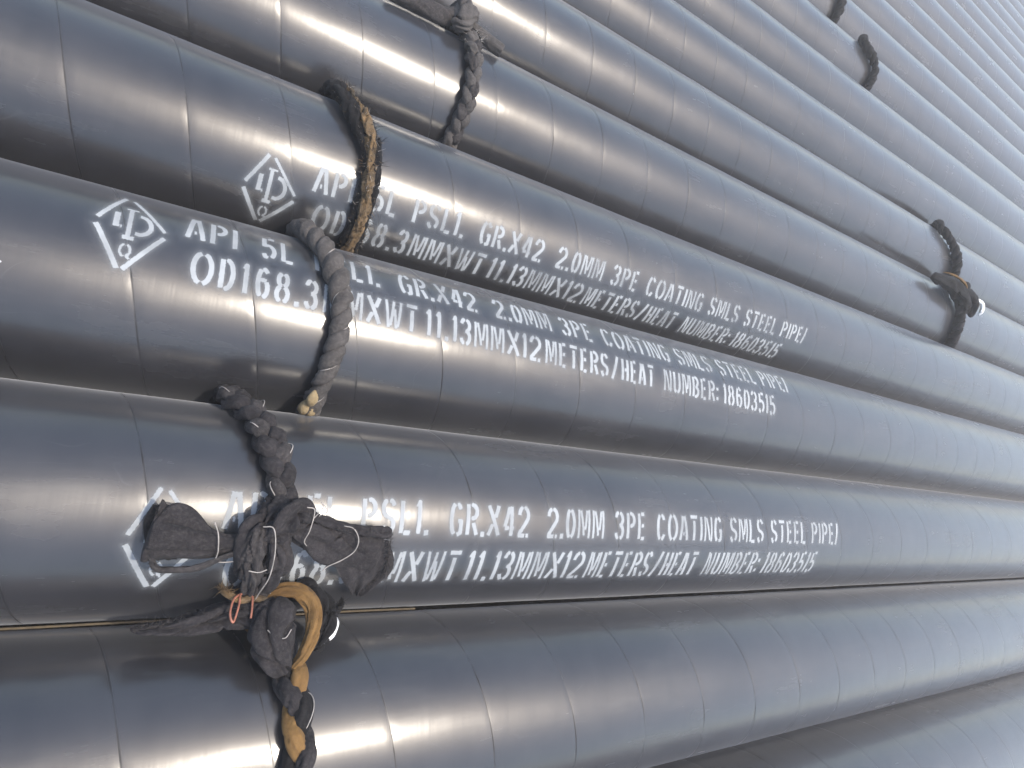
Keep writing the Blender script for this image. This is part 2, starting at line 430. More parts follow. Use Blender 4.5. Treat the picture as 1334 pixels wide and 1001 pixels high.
def line_strokes(words, bot0, bot1, hgt):
    """bot0/bot1: angle (deg) of the foot of the line at .3 and 9.0; returns segments in metres (x, arc) + half width"""
    out = []
    HW = 0.0020
    for w, a, b in words:
        tot = sum(G[c][0] for c in w)
        x = a
        for c in w:
            cw = (b - a) * G[c][0] / tot
            gx0 = x + cw * 0.035; gw = cw * 0.93
            hw = HW if c not in 'MWN' else HW * 0.72
            if len(w) == 1: gx0, gw = a, (b - a)
            hw = min(hw, gw * R * 0.245) if c not in '.:I1/' else min(hw, 0.0022)
            if c in '.:': hw = 0.0021
            for st in G[c][1]:
                pts = []
                for (u, v) in st:
                    u2 = (u * gw * R * 1.0)
                    # keep stroke edges inside the box
                    u2 = hw + (gw * R - 2 * hw) * u
                    xx = gx0 * R + u2
                    bt = bot0 + (bot1 - bot0) * (xx / R - 0.3) / 9.3
                    H = math.radians(hgt) * R
                    pts.append((xx, math.radians(bt) * R + hw + (H - 2 * hw) * v))
                out.append((pts, hw))
            x += cw
    return out
def logo_strokes(cth, hgt):
    cy = math.radians(cth) * R; hh = math.radians(hgt) * R / 2
    Lx, Tx, Rx = -0.42 * R, -0.20 * R, 0.14 * R
    o = []
    def seg(p, q, a, b, hw): o.append(([(p[0] + (q[0] - p[0]) * a, p[1] + (q[1] - p[1]) * a), (p[0] + (q[0] - p[0]) * b, p[1] + (q[1] - p[1]) * b)], hw))
    L_, T_, R_, B_ = (Lx, cy), (Tx, cy + hh), (Rx, cy), (Tx + 0.02 * R, cy - hh)
    seg(L_, T_, 0.09, 0.92, 0.0017); seg(T_, R_, 0.12, 0.93, 0.0014); seg(R_, B_, 0.07, 0.93, 0.0018); seg(B_, L_, 0.07, 0.93, 0.0019)
    c = -0.16 * R
    o.append(([(c - 0.10 * R, cy + 0.16 * R), (c - 0.10 * R, cy - 0.02 * R)], 0.0021))
    o.append(([(c - 0.07 * R, cy - 0.01 * R), (c - 0.055 * R, cy - 0.01 * R)], 0.0016))
    o.append(([(c - 0.04 * R, cy + 0.235 * R), (c + 0.055 * R, cy + 0.235 * R)], 0.0010))
    o.append(([(c, cy + 0.23 * R), (c, cy - 0.10 * R)], 0.0017))
    o.append(([(c - 0.04 * R, cy - 0.115 * R), (c + 0.05 * R, cy - 0.115 * R)], 0.0019))
    o.append(([(c + 0.07 * R, cy + 0.17 * R)] + arc(c + 0.07 * R, cy + 0.055 * R, 0.095 * R, 0.115 * R, 75, -80) + [(c + 0.05 * R, cy - 0.055 * R)], 0.0018))
    q = cy - 0.245 * R
    o.append((arc(c, q, 0.038 * R, 0.060 * R, 100, 262), 0.0010))
    o.append((arc(c, q, 0.038 * R, 0.060 * R, 78, -78), 0.0010))
    o.append(([(c + 0.01 * R, q - 0.03 * R), (c + 0.04 * R, q - 0.08 * R)], 0.0009))
    return o

def decal(k, sx, strokes, mat, name, x_shift=0.0):
    st = 0.0008; mg = 0.0085
    allp = np.array([p for s, _ in strokes for p in s])
    x0, y0 = allp.min(0) - mg - 0.003; x1, y1 = allp.max(0) + mg + 0.003
    nx = int((x1 - x0) / st) + 2; ny = int((y1 - y0) / st) + 2
    xs = x0 + st * np.arange(nx); ys = y0 + st * np.arange(ny)
    D = np.full((nx, ny), 1.0)
    for pts, hw in strokes:
        for si, (a, b) in enumerate(zip(pts[:-1], pts[1:])):
            ax_, ay_ = a; bx, by = b
            i0 = max(0, int((min(ax_, bx) - mg - hw - x0) / st)); i1 = min(nx, int((max(ax_, bx) + mg + hw - x0) / st) + 2)
            j0 = max(0, int((min(ay_, by) - mg - hw - y0) / st)); j1 = min(ny, int((max(ay_, by) + mg + hw - y0) / st) + 2)
            X = xs[i0:i1, None] - ax_; Y = ys[None, j0:j1] - ay_
            dx, dy = bx - ax_, by - ay_
            LL = math.hypot(dx, dy) + 1e-9
            al = (X * dx + Y * dy) / LL; pe = np.abs(Y * dx - X * dy) / LL
            e = np.maximum(-al, al - LL)
            dr = np.where(e > 0, np.hypot(np.maximum(e, 0), pe), pe) - hw
            db = np.where(e > 0, np.hypot(e, np.maximum(pe - hw, 0)), np.maximum(e, pe - hw))
            butt = ((al < LL / 2) & (si == 0)) | ((al >= LL / 2) & (si == len(pts) - 2))
            d = np.where(butt, db, dr)
            D[i0:i1, j0:j1] = np.minimum(D[i0:i1, j0:j1], d)
    top, ph = pipes[k]
    XX, YY = np.meshgrid(xs + sx * R, ys, indexing='ij')
    TH = YY / R
    # paint follows the wrap
    rr = R + relief(XX, TH, ph) + 0.00032
    V = np.stack([XX, rr * np.sin(TH), rr * np.cos(TH)], -1).reshape(-1, 3)
    F = grid_faces(nx, ny)
    Dm = (D * 1000).ravel()
    F = F[(Dm[F].min(1) < 8.0)]
    used = np.unique(F); re = np.full(nx * ny, -1); re[used] = np.arange(len(used))
    uv = np.stack([XX, YY], -1).reshape(-1, 2)[used]
    me = np_mesh(name, V[used], re[F], uv, {'edge': np.minimum(Dm[used], 12)})
    return link(name, me, mat, top)

PA = {2: paint_material(0.62), 3: paint_material(0.58), 4: paint_material(0.5)}
for k, sx, a0, a1, h1, b0, b1, h2, lc, lh, lo in (
        (3, 0.02, 14.4, 7.2, 20.2, -11.4, -19.8, 19.8, 12.5, 52, 0.01),
        (2, 0.61, -19.6, -21.0, 20.6, -50.4, -49.8, 22.5, -24.3, 52, 0.02),
        (4, 1.18, -44.2, -42.0, 18.6, -68.8, -67.8, 19.8, -51.2, 47, 0.01)):
    decal(k, sx, line_strokes(L1, a0, a1, h1), PA[k], 'stencil_lettering')
    decal(k, sx, line_strokes(L2, b0, b1, h2), PA[k], 'stencil_lettering')
    decal(k, sx + lo, logo_strokes(lc, lh), PA[k], 'stencil_emblem')

# ------------------------------------------------------------------ cloth ropes and knots
def cyl(k, s, deg, rad):
    """point beside pipe k: s, rad in pipe radii; deg from the crown, + away from the viewer"""
    a = math.radians(deg)
    return Vector((s * R, AX[k][0] + rad * R * math.sin(a), AX[k][1] + rad * R * math.cos(a)))

def push_out(V, eps=0.0006, it=3):
    V = V.copy()
    for _ in range(it):
        for k, (cy, cz) in AX.items():
            dy = V[:, 1] - cy; dz = V[:, 2] - cz
            r = np.hypot(dy, dz)
            m = r < R + eps
            if m.any():
                sc = (R + eps) / np.maximum(r[m], 1e-6)
                V[m, 1] = cy + dy[m] * sc; V[m, 2] = cz + dz[m] * sc
    return V

def catmull(pts, n):
    P = np.asarray(pts, float)
    P = np.vstack([2 * P[0] - P[1], P, 2 * P[-1] - P[-2]])
    m = len(P) - 3
    t = np.linspace(0, m - 1e-6, n); i = t.astype(int); f = (t - i)[:, None]
    a, b, c, d = P[i], P[i + 1], P[i + 2], P[i + 3]
    return 0.5 * ((2 * b) + (-a + c) * f + (2 * a - 5 * b + 4 * c - d) * f ** 2 + (-a + 3 * b - 3 * c + d) * f ** 3)

def norm(v): return v / np.maximum(np.linalg.norm(v, axis=-1, keepdims=True), 1e-9)

def sweep(P, N, W, T, nseg=20, wr=0.0, wfreq=9, seed=0, rot=None, flutes=5, clip_k=True, cap=True):
    """cloth tube along P; N outward normals; W/T half width / half thickness; wr wrinkle depth (m)"""
    n = len(P)
    tan = norm(np.gradient(P, axis=0))
    N = norm(N - tan * (N * tan).sum(-1, keepdims=True))
    B = np.cross(tan, N)
    if rot is not None:
        c, s = np.cos(rot)[:, None], np.sin(rot)[:, None]
        N, B = N * c + B * s, B * c - N * s
    a = np.linspace(0, 2 * PI, nseg, endpoint=False)
    rs = np.random.RandomState(seed)
    u = np.linspace(0, 1, n)[:, None]
    rr = np.ones((n, nseg))
    if wr:
        L = np.linalg.norm(np.diff(P, axis=0), axis=1).sum()
        for q in range(3):
            m = rs.randint(1, 4); fr = rs.uniform(0.3, 0.8) * wfreq * L / 0.1
            cr = np.abs(np.sin(m * a[None] * 0.5 + rs.rand() * 6 + 1.3 * np.sin(u * fr + rs.rand() * 6)))
            rr -= 1.9 * wr / max(W.mean(), 1e-5) * np.exp(-(cr / 0.13) ** 2) * (0.55 + 0.45 * np.sin(u * fr * 2.3 + q))
        for q in range(flutes):
            m = rs.randint(2, 7); fr = rs.uniform(0.4, 1.0) * wfreq * L / 0.1
            rr += wr / max(W.mean(), 1e-5) * (0.5 + 0.5 * rs.rand()) * np.sin(m * a[None] + rs.rand() * 6 + 2.0 * np.sin(u * fr + rs.rand() * 6)) * (0.6 + 0.4 * np.sin(u * fr * 1.7 + rs.rand() * 6)) / 1.6
    ca, sa = np.cos(a)[None], np.sin(a)[None]
    V = P[:, None, :] + N[:, None, :] * (ca * rr * T[:, None])[..., None] + B[:, None, :] * (sa * rr * W[:, None])[..., None]
    V = V.reshape(-1, 3)
    F = grid_faces(n, nseg, True)
    L = np.concatenate([[0], np.cumsum(np.linalg.norm(np.diff(P, axis=0), axis=1))])
    uv = np.stack([np.repeat(L, nseg), np.tile(a * W.mean(), n)], -1)
    faces = F
    if cap:
        c0, c1 = len(V), len(V) + 1
        V = np.vstack([V, P[0] + tan[0] * 0.0, P[-1]])
        uv = np.vstack([uv, uv[0], uv[-1]])
        j = np.arange(nseg); j2 = (j + 1) % nseg
        # caps as thin quads round a centre vertex
        q0 = np.stack([np.full(nseg, c0), j, j2, j2], -1)
        b = (n - 1) * nseg
        q1 = np.stack([np.full(nseg, c1), b + j2, b + j, b + j], -1)
        tris = (q0[:, :3], q1[:, :3])
        return V, (F, np.vstack(tris)), uv
    return V, (F, np.zeros((0, 3), int)), uv

def mesh_from(name, V, FF, uv):
    F4, F3 = FF
    me = bpy.data.meshes.new(name)
    me.vertices.add(len(V)); me.vertices.foreach_set('co', np.asarray(V, np.float32).ravel())
    idx = np.concatenate([F4.ravel(), F3.ravel()]).astype(np.int32)
    tot = np.concatenate([np.full(len(F4), 4), np.full(len(F3), 3)]).astype(np.int32)
    st = np.concatenate([[0], np.cumsum(tot)[:-1]]).astype(np.int32)
    me.loops.add(len(idx)); me.loops.foreach_set('vertex_index', idx)
    me.polygons.add(len(tot)); me.polygons.foreach_set('loop_start', st); me.polygons.foreach_set('loop_total', tot)
    l = me.uv_layers.new(name='UVMap'); l.data.foreach_set('uv', np.asarray(uv, np.float32)[idx].ravel())
    me.update(calc_edges=True); me.validate()
    me.polygons.foreach_set('use_smooth', np.ones(len(me.polygons), dtype=bool))
    return me

def put(name, parent, mat, V, FF, uv, push=True, eps=0.0006):
    if push: V = push_out(V, eps)
    loc = np.array(parent.location)
    return link(name, mesh_from(name, V - loc, FF, uv), mat, parent)

def ring_path(k, ctrl, a, n=520):
    """closed loop round pipe k; ctrl = [(deg, s)...] for the seen side, the rest runs on underneath"""
    ctrl = sorted(ctrl)
    degs = [c[0] for c in ctrl]; ss = [c[1] for c in ctrl]
    # close the loop smoothly under the pipe
    dd = [degs[-1] - 360] + degs + [degs[0] + 360]
    sv = [ss[-1]] + ss + [ss[0]]
    deg = np.linspace(-180, 180, n)
    s = np.interp(deg, dd, sv)
    ker = np.hanning(41); ker /= ker.sum()
    s = np.convolve(np.concatenate([s[-21:-1], s, s[1:21]]), ker, 'valid')[:n]
    rad = R + a
    th = np.radians(deg)
    P = np.stack([s * R, AX[k][0] + rad * np.sin(th), AX[k][1] + rad * np.cos(th)], -1)
    N = np.stack([np.zeros(n), np.sin(th), np.cos(th)], -1)
    return P, N, deg

def plait_ring(top, k, ctrl, a, pitch, mats, seed=1, wr=0.0006, fat=0.50, phase=0.0, thread=True):
    """three cloth strips plaited flat round the pipe"""
    P, N, deg = ring_path(k, ctrl, a * 0.80, 700)
    tan = norm(np.gradient(P, axis=0)); B = np.cross(tan, N)
    L = np.concatenate([[0], np.cumsum(np.linalg.norm(np.diff(P, axis=0), axis=1))])
    rs = np.random.RandomState(seed)
    wob = 1 + 0.09 * np.sin(L / 0.027 + rs.rand() * 6) + 0.05 * np.sin(L / 0.010 + rs.rand() * 6)
    for q in range(3):
        ph = 2 * PI * L / pitch + 2 * PI * q / 3 + phase + 0.25 * np.sin(L / 0.019 + q)
        lat = np.sin(ph); hi = np.sin(2 * ph)
        C = P + B * (lat * a * 0.52 * wob)[:, None] + N * (hi * a * 0.34)[:, None]
        t2 = norm(np.gradient(C, axis=0))
        Wd = a * fat * wob * (1 + 0.10 * hi)
        V, FF, uv = sweep(C, N + B * (lat * 0.7)[:, None], Wd * 1.05, Wd * 0.82, 20, wr, 16, seed * 7 + q, cap=False)
        put('strand', top, mats[q % len(mats)], V, FF, uv)
        if thread and q == 0:
            C2 = C + (N + B * (lat * 0.7)[:, None]) * (Wd * 0.72)[:, None] + B * (Wd * 0.55 * np.sign(np.cos(ph)) * np.abs(np.cos(ph)) ** .5)[:, None]
            tt = np.full(len(C2), 0.0004)
            V, FF, uv = sweep(C2, N, tt, tt, 5, cap=False)
            put('thread', top, M_THREAD, V, FF, uv)
    return P, N, deg

def twisted_ring(top, k, ctrl, a, pitch, mats, hand=1, lobes=2, fat=0.66, off=0.42, thread=True, wr=0.0006, seed=1, phase=0.0, squash=1.0, fats=None):
    P, N, deg = ring_path(k, ctrl, a * 0.92)
    tan = norm(np.gradient(P, axis=0)); B = np.cross(tan, N)
    L = np.concatenate([[0], np.cumsum(np.linalg.norm(np.diff(P, axis=0), axis=1))])
    rs = np.random.RandomState(seed)
    wob = 1 + 0.10 * np.sin(L / 0.031 + rs.rand() * 6) + 0.06 * np.sin(L / 0.011 + rs.rand() * 6)
    jit = 0.5 * np.sin(L / 0.023 + rs.rand() * 6)
    psi0 = 2 * PI * L / pitch * hand + jit + phase
    for q in range(lobes):
        ps = psi0 + 2 * PI * q / lobes
        C = P + (N * np.cos(ps)[:, None] * squash + B * np.sin(ps)[:, None]) * (off * a * wob)[:, None]
        # each strand puffs out where it crosses on top
        puff = 1 + 0.10 * np.cos(ps)
        Wd = (fats[q] if fats else fat) * a * wob * puff
        Nn = N * np.cos(ps)[:, None] + B * np.sin(ps)[:, None]
        V, FF, uv = sweep(C, Nn, Wd * 1.06, Wd * 0.92, 18, wr, 14, seed * 7 + q, cap=False)
        put('strand', top, mats[q % len(mats)], V, FF, uv)
    if thread:
        # a thin pale sewing thread whipped round the rope
        ps = psi0 + 0.5 * PI * 2 / lobes + 0.15 * np.sin(L / 0.006)
        rr_ = a * (off + fat * 0.62) * wob
        C = P + (N * np.cos(ps)[:, None] * squash + B * np.sin(ps)[:, None]) * rr_[:, None] * 0.90
        t = np.full(len(C), 0.00055)
        V, FF, uv = sweep(C, N, t, t, 5, cap=False)
        put('thread', top, M_THREAD, V, FF, uv)
    return P, N, deg

def roll(top, name, mat, k, pts, W, T, wr=0.0008, seed=1, n=70, nseg=24, freq=9, rot=0.0, push=True, ends=0.35):
    """cloth piece along (s, deg, rad) points beside pipe k, half widths/thicknesses in pipe radii"""
    C = catmull([cyl(k, *p)[:] for p in pts], n)
    cy, cz = AX[k]
    N = norm(np.stack([np.zeros(n), C[:, 1] - cy, C[:, 2] - cz], -1))
    t = np.linspace(0, len(W) - 1, n)
    w = np.interp(t, range(len(W)), W) * R; th = np.interp(np.linspace(0, len(T) - 1, n), range(len(T)), T) * R
    ed = np.minimum(1, ends + (1 - ends) * np.sqrt(np.minimum(np.arange(n), np.arange(n)[::-1]) / 4.0))
    V, FF, uv = sweep(C, N, w * ed, th * ed, nseg, wr, freq, seed, rot=np.full(n, rot))
    return put(name, top, mat, V, FF, uv, push)

def wire(top, name, mat, k, pts, r=0.0006, n=60):
    C = catmull([cyl(k, *p)[:] for p in pts], n)
    cy, cz = AX[k]
    N = norm(np.stack([np.zeros(n), C[:, 1] - cy, C[:, 2] - cz], -1)) + 1e-3
    t = np.full(n, r)
    V, FF, uv = sweep(C, N, t, t, 6)
    return put(name, top, mat, V, FF, uv)

def flap(top, name, mat, k, outline, lift, thick=0.0016, seed=0, amp=0.0016):
    """a loose sheet of cloth: rows of (s0, d0, s1, d1) spans from root to tip"""
    rows = np.array(outline, float)
    m = 26; nn = 40
    rr = catmull(rows, nn)
    V = []
    rs = np.random.RandomState(seed)
    p1, p2, p3 = rs.rand(3) * 6
    for side in (1, -1):
        for i in range(nn):
            for j in range(m):
                f = j / (m - 1)
                s = rr[i, 0] * (1 - f) + rr[i, 2] * f; d = rr[i, 1] * (1 - f) + rr[i, 3] * f
                u = i / (nn - 1)
                w = amp * (math.sin(f * 17 + 3 * u + p1) * 0.6 + math.sin(f * 31 - 5 * u + p2) * 0.3 + 0.6 * math.sin(u * 9 + f * 4 + p3)) * (0.4 + u)
                edge = min(1.0, min(f, 1 - f, 1 - u) * 14 + 0.25)
                lf = lift[0] + (lift[1] - lift[0]) * u
                V.append(cyl(k, s, d, 1 + lf + (w + side * thick * edge) / R)[:])
    V = np.array(V)
    F = grid_faces(nn, m); F2 = F[:, ::-1] + nn * m
    e = []
    def strip(idx):
        for a, b in zip(idx[:-1], idx[1:]): e.append((a, b, b + nn * m, a + nn * m))
    strip([i * m for i in range(nn)]); strip([i * m + m - 1 for i in range(nn)][::-1]); strip([(nn - 1) * m + j for j in range(m)]); strip(list(range(m))[::-1])
    uv = np.stack([V[:, 0], V[:, 1] + V[:, 2]], -1)
    return put(name, top, mat, V, (np.vstack([F, F2, np.array(e)]), np.zeros((0, 3), int)), uv)

def fibres(top, mat, P, N, idx, count, length, r0, seed, spread=1.0, name='frayed_fibres'):
    rs = np.random.RandomState(seed)
    tan = norm(np.gradient(P, axis=0)); B = np.cross(tan, N)
    Vs, Fs, off = [], [], 0
    for _ in range(count):
        i = rs.choice(idx)
        ang = rs.uniform(-1.7, 1.7)
        o = N[i] * math.cos(ang) + B[i] * math.sin(ang)
        p = P[i] + o * r0 + tan[i] * rs.uniform(-.004, .004)
        d = norm(o * rs.uniform(.3, 1) + tan[i] * rs.uniform(-1, 1) + B[i] * rs.uniform(-.6, .6) * spread)
        L = length * rs.uniform(.3, 1.3); c = norm(rs.randn(3)) * 0.6
        w = rs.uniform(.00018, .0004)
        side = norm(np.cross(d, [0.3, 0.5, 1.0]))
        up2 = np.cross(d, side)
        m = 5
        for q in range(m):
            f = q / (m - 1)
            pp = p + d * L * f + c * L * f * f
            ww = w * (1 - 0.7 * f)
            for a in (0, 2.09, 4.19): Vs.append(pp + (side * math.cos(a) + up2 * math.sin(a)) * ww)
        for q in range(m - 1):
            for a in range(3): Fs.append((off + q * 3 + a, off + q * 3 + (a + 1) % 3, off + q * 3 + 3 + (a + 1) % 3, off + q * 3 + 3 + a))
        off += 3 * m
    V = np.array(Vs)
    o = put(name, top, mat, V, (np.array(Fs), np.zeros((0, 3), int)), np.zeros((len(V), 2)))
    o['kind'] = 'stuff'
    return o

GR = 'cloth rope rings tied round the pipes'
def rope(label, k, s): return empty('tie_rope', label, 'rope', (s * R, AX[k][0], AX[k][1] + R), GR)

# ring on pipe 3: plump grey-brown braid
t = rope('plump grey-brown braided cloth ring with cream knots at its lower end', 3, 1.7)
P_, N_, dg = twisted_ring(t, 3, [(65, 1.40), (44, 1.44), (23, 1.62), (-2, 1.745), (-18, 1.77), (-38, 1.745), (-56, 1.71), (-75, 1.70), (-110, 1.7), (100, 1.45)], 0.116 * R, 0.40 * R, [M_GREY, M_GREY], hand=1, thread=True, seed=3, wr=0.0007, off=0.42, fat=0.64)
for q, (ds, dd, rr_) in enumerate([(1.655, -58, 1.20), (1.625, -66, 1.17), (1.69, -67, 1.18)]):
    roll(t, 'cream_knot', M_CREAM, 3, [(ds + .01, dd + 5, rr_ - .02), (ds, dd, rr_), (ds - .01, dd - 5, rr_ - .02)], [.04, .062, .04], [.04, .06, .04], 0.0004, q, 16, 16)

# ring on pipe 2
t = rope('charcoal braided cloth ring knotted into a bow over the stencilled lettering', 2, 1.2)
P_, N_, dg = plait_ring(t, 2, [(100, .92), (70, .90), (54, .94), (46, 1.06), (25, 1.20), (10, 1.295), (-4, 1.335), (-20, 1.30), (-60, 1.2), (-100, 1.1)], 0.135 * R, 0.62 * R, [M_CHAR2, M_CHAR, M_CHAR], seed=5, wr=0.0007)
roll(t, 'knot', M_CHAR, 2, [(1.33, -2, 1.12), (1.25, -9, 1.20), (1.14, -17, 1.24), (1.08, -27, 1.21), (1.11, -38, 1.13)], [.09, .10, .105, .10, .06], [.07, .08, .09, .08, .05], .0030, 4, 110, 44, 14)
roll(t, 'knot', M_CHAR, 2, [(1.20, -26, 1.12), (1.26, -18, 1.24), (1.36, -11, 1.30), (1.47, -9, 1.27), (1.54, -13, 1.16)], [.08, .11, .125, .11, .06], [.07, .09, .10, .09, .05], .0032, 8, 110, 44, 14)
roll(t, 'tail', M_CHAR, 2, [(1.30, -17, 1.27), (1.33, -26, 1.24), (1.31, -36, 1.19), (1.25, -47, 1.14), (1.18, -57, 1.12)], [.09, .10, .095, .07, .025], [.07, .075, .07, .05, .02], .0032, 12, 120, 44, 10)
roll(t, 'tail', M_CHAR2, 2, [(1.14, -15, 1.30), (1.12, -24, 1.29), (1.15, -33, 1.24), (1.18, -44, 1.18), (1.16, -53, 1.14)], [.05, .075, .07, .055, .02], [.05, .06, .055, .04, .015], .0026, 13, 100, 36, 12)
roll(t, 'tail', M_CHAR, 2, [(1.22, -20, 1.22), (1.07, -21.5, 1.20), (0.92, -23, 1.15), (0.74, -22.5, 1.15), (0.56, -20, 1.17), (0.42, -18.5, 1.19), (0.36, -18.0, 1.19)], [.08, .075, .08, .13, .19, .225, .215], [.06, .05, .05, .07, .085, .09, .07], .0026, 15, 120, 52, 5, ends=0.55)
roll(t, 'hem', M_CHAR2, 2, [(1.10, -23.5, 1.24), (0.92, -27, 1.21), (0.74, -31.5, 1.20), (0.56, -32.5, 1.20), (0.44, -31, 1.20), (0.385, -22, 1.22)], [.02, .025, .028, .028, .025, .02], [.02] * 6, .0005, 16, 80, 12)
roll(t, 'tail', M_CHAR, 2, [(1.40, -14, 1.26), (1.52, -17, 1.22), (1.68, -20, 1.18), (1.90, -22.5, 1.16), (2.12, -24.5, 1.15), (2.27, -25.5, 1.15)], [.07, .11, .15, .17, .175, .17], [.06, .06, .06, .06, .055, .05], .0032, 21, 120, 52, 10, ends=0.6)
roll(t, 'hem', M_CHAR, 2, [(1.46, -8, 1.28), (1.62, -11, 1.25), (1.85, -14, 1.23), (2.1, -16, 1.23), (2.31, -16.5, 1.24)], [.03, .04, .045, .05, .055], [.03, .035, .04, .04, .045], .0010, 22, 80, 16, 12, ends=.6)
flap(t, 'flap', M_CHAR, 2, [(1.80, -26, 2.32, -20), (1.86, -32, 2.42, -30), (1.98, -41, 2.42, -40), (2.14, -52, 2.22, -51)], (0.16, 0.10), seed=3)
flap(t, 'flap', M_BLACK, 2, [(0.62, -10, 0.36, -8), (0.55, -14, 0.32, -15), (0.52, -24, 0.36, -25), (0.6, -31, 0.42, -32)], (0.10, 0.07), seed=6, amp=.0008)
wire(t, 'thread', M_THREAD, 2, [(.80, -13.5, 1.24), (.84, -18, 1.245), (.86, -24, 1.24), (.87, -29, 1.20), (1.0, -29, 1.20), (1.08, -26, 1.22), (1.10, -22, 1.25), (1.05, -19, 1.26)], .00045)
wire(t, 'thread', M_THREAD, 2, [(1.84, -13.5, 1.28), (1.93, -14.5, 1.285), (2.0, -19, 1.25), (1.99, -24, 1.23), (1.9, -28, 1.22), (1.78, -31, 1.22), (1.74, -33, 1.22)], .00045)
wire(t, 'thread', M_THREAD, 2, [(1.48, -7, 1.35), (1.55, -8, 1.34), (1.53, -15, 1.34), (1.50, -19, 1.33), (1.55, -22, 1.25)], .0004)
wire(t, 'thread', M_THREAD, 2, [(1.14, -14, 1.38), (1.22, -14.5, 1.41), (1.26, -22, 1.40), (1.27, -32, 1.34), (1.24, -40, 1.28), (1.22, -47, 1.23), (1.17, -53, 1.18)], .00045)
wire(t, 'thread', M_THREAD, 2, [(1.10, -30, 1.33), (1.18, -30.5, 1.335), (1.24, -29.5, 1.335)], .0004)
wire(t, 'thread', M_THREAD, 2, [(1.56, -11, 1.3), (1.62, -7, 1.33), (1.60, -5, 1.34), (1.66, -8, 1.33), (1.60, -10, 1.31)], .0004)

def fray(top, mat, k, a, b, count, length, seed):
    n = 30
    C = catmull([cyl(k, *a)[:], ((cyl(k, *a) + cyl(k, *b)) / 2)[:], cyl(k, *b)[:]], n)
    cy, cz = AX[k]
    N = norm(np.stack([np.zeros(n), C[:, 1] - cy, C[:, 2] - cz], -1))
    fibres(top, mat, C, N, np.arange(n), count, length, 0.0008, seed, name='frayed_edge')
fray(t, M_CHAR2, 2, (2.30, -17, 1.24), (2.36, -36, 1.16), 120, 0.0045, 61)
fray(t, M_CHAR2, 2, (2.36, -36, 1.14), (2.20, -50, 1.11), 60, 0.0035, 62)
fray(t, M_BLACK, 2, (0.38, -9, 1.22), (0.42, -31, 1.20), 90, 0.004, 63)
fray(t, M_CHAR2, 2, (1.75, -14.5, 1.27), (2.25, -16, 1.27), 70, 0.003, 64)
fray(t, M_CHAR2, 2, (1.15, -54, 1.15), (1.20, -59, 1.14), 50, 0.006, 65)
# ring on pipe 1: black and ochre
t = rope('black and ochre twisted cloth ring with a bulky knot, on the lowest left pipe', 1, 1.5)
P_, N_, dg = plait_ring(t, 1, [(90, 1.2), (60, 1.40), (40, 1.50), (24, 1.565), (9, 1.605), (-4, 1.615), (-25, 1.62), (-90, 1.6)], 0.135 * R, 0.95 * R, [M_BLACK, M_CHAR, M_TAN], seed=9, wr=0.0009, phase=1.2)
roll(t, 'knot', M_CHAR, 1, [(1.50, 31, 1.12), (1.40, 36, 1.24), (1.36, 43, 1.33), (1.42, 50, 1.36), (1.55, 53, 1.28)], [.07, .15, .19, .17, .09], [.07, .12, .15, .14, .08], .0030, 31, 110, 44, 10)
roll(t, 'ochre_band', M_TAN, 1, [(1.25, 54, 1.36), (1.38, 56, 1.46), (1.55, 54.5, 1.50), (1.68, 49, 1.46), (1.69, 42, 1.37), (1.62, 35, 1.25), (1.54, 31, 1.16)], [.04, .055, .068, .075, .07, .05, .03], [.022, .026, .03, .032, .03, .022, .016], .0018, 33, 110, 36, 9, rot=0.5)
roll(t, 'knot', M_BLACK, 1, [(1.50, 60, 1.35), (1.68, 58, 1.44), (1.82, 52, 1.40), (1.84, 45, 1.28), (1.74, 39, 1.15)], [.05, .08, .09, .08, .05], [.05, .07, .07, .06, .04], .0034, 35, 100, 40, 12)
roll(t, 'white_scrap', M_WHITE, 1, [(1.885, 50, 1.33), (1.90, 46.5, 1.30), (1.87, 43, 1.24), (1.82, 40.5, 1.20)], [.025, .045, .045, .02], [.02, .03, .03, .02], .0008, 36, 40, 16, 9)
roll(t, 'tail', M_CHAR, 1, [(1.42, 50, 1.34), (1.25, 51, 1.34), (1.05, 53, 1.32), (.85, 53, 1.27), (.65, 53, 1.22), (.48, 54, 1.20), (.36, 55, 1.19)], [.10, .12, .115, .10, .08, .06, .02], [.08, .08, .07, .06, .045, .03, .015], .0034, 37, 120, 44, 8)
roll(t, 'ochre_band', M_DIRTY, 1, [(1.34, 53, 1.44), (1.22, 54, 1.45), (1.12, 54, 1.44), (1.04, 57, 1.44), (.98, 61, 1.44)], [.035, .04, .04, .035, .02], [.025] * 5, .001, 38, 50, 16)
roll(t, 'tail', M_BLACK, 1, [(1.80, 50, 1.30), (1.92, 51.5, 1.31), (2.0, 54, 1.34), (2.02, 57, 1.38)], [.05, .05, .03, .01], [.03, .02, .015, .01], .001, 39, 30, 16)
wire(t, 'red_wire', M_RED, 1, [(1.12, 55.5, 1.47), (1.06, 53, 1.46), (1.03, 48, 1.42), (1.06, 46, 1.38), (1.10, 51, 1.44), (1.12, 55, 1.475), (1.20, 54, 1.475), (1.20, 50, 1.44), (1.19, 46.5, 1.40)], .0008, 90)
wire(t, 'thread', M_THREAD, 1, [(1.30, 40, 1.43), (1.36, 37.5, 1.42), (1.44, 37.5, 1.40), (1.49, 40, 1.42)], .0004)

fray(t, M_CHAR2, 1, (.36, 55, 1.2), (.6, 53, 1.24), 60, 0.005, 66)
fray(t, M_CHAR2, 1, (.6, 53, 1.26), (1.2, 51, 1.42), 80, 0.004, 67)
fray(t, M_DIRTY, 1, (.97, 61, 1.45), (1.03, 57, 1.45), 50, 0.006, 68)
fray(t, M_BLACK, 1, (1.84, 47, 1.38), (2.0, 54, 1.36), 80, 0.005, 69)
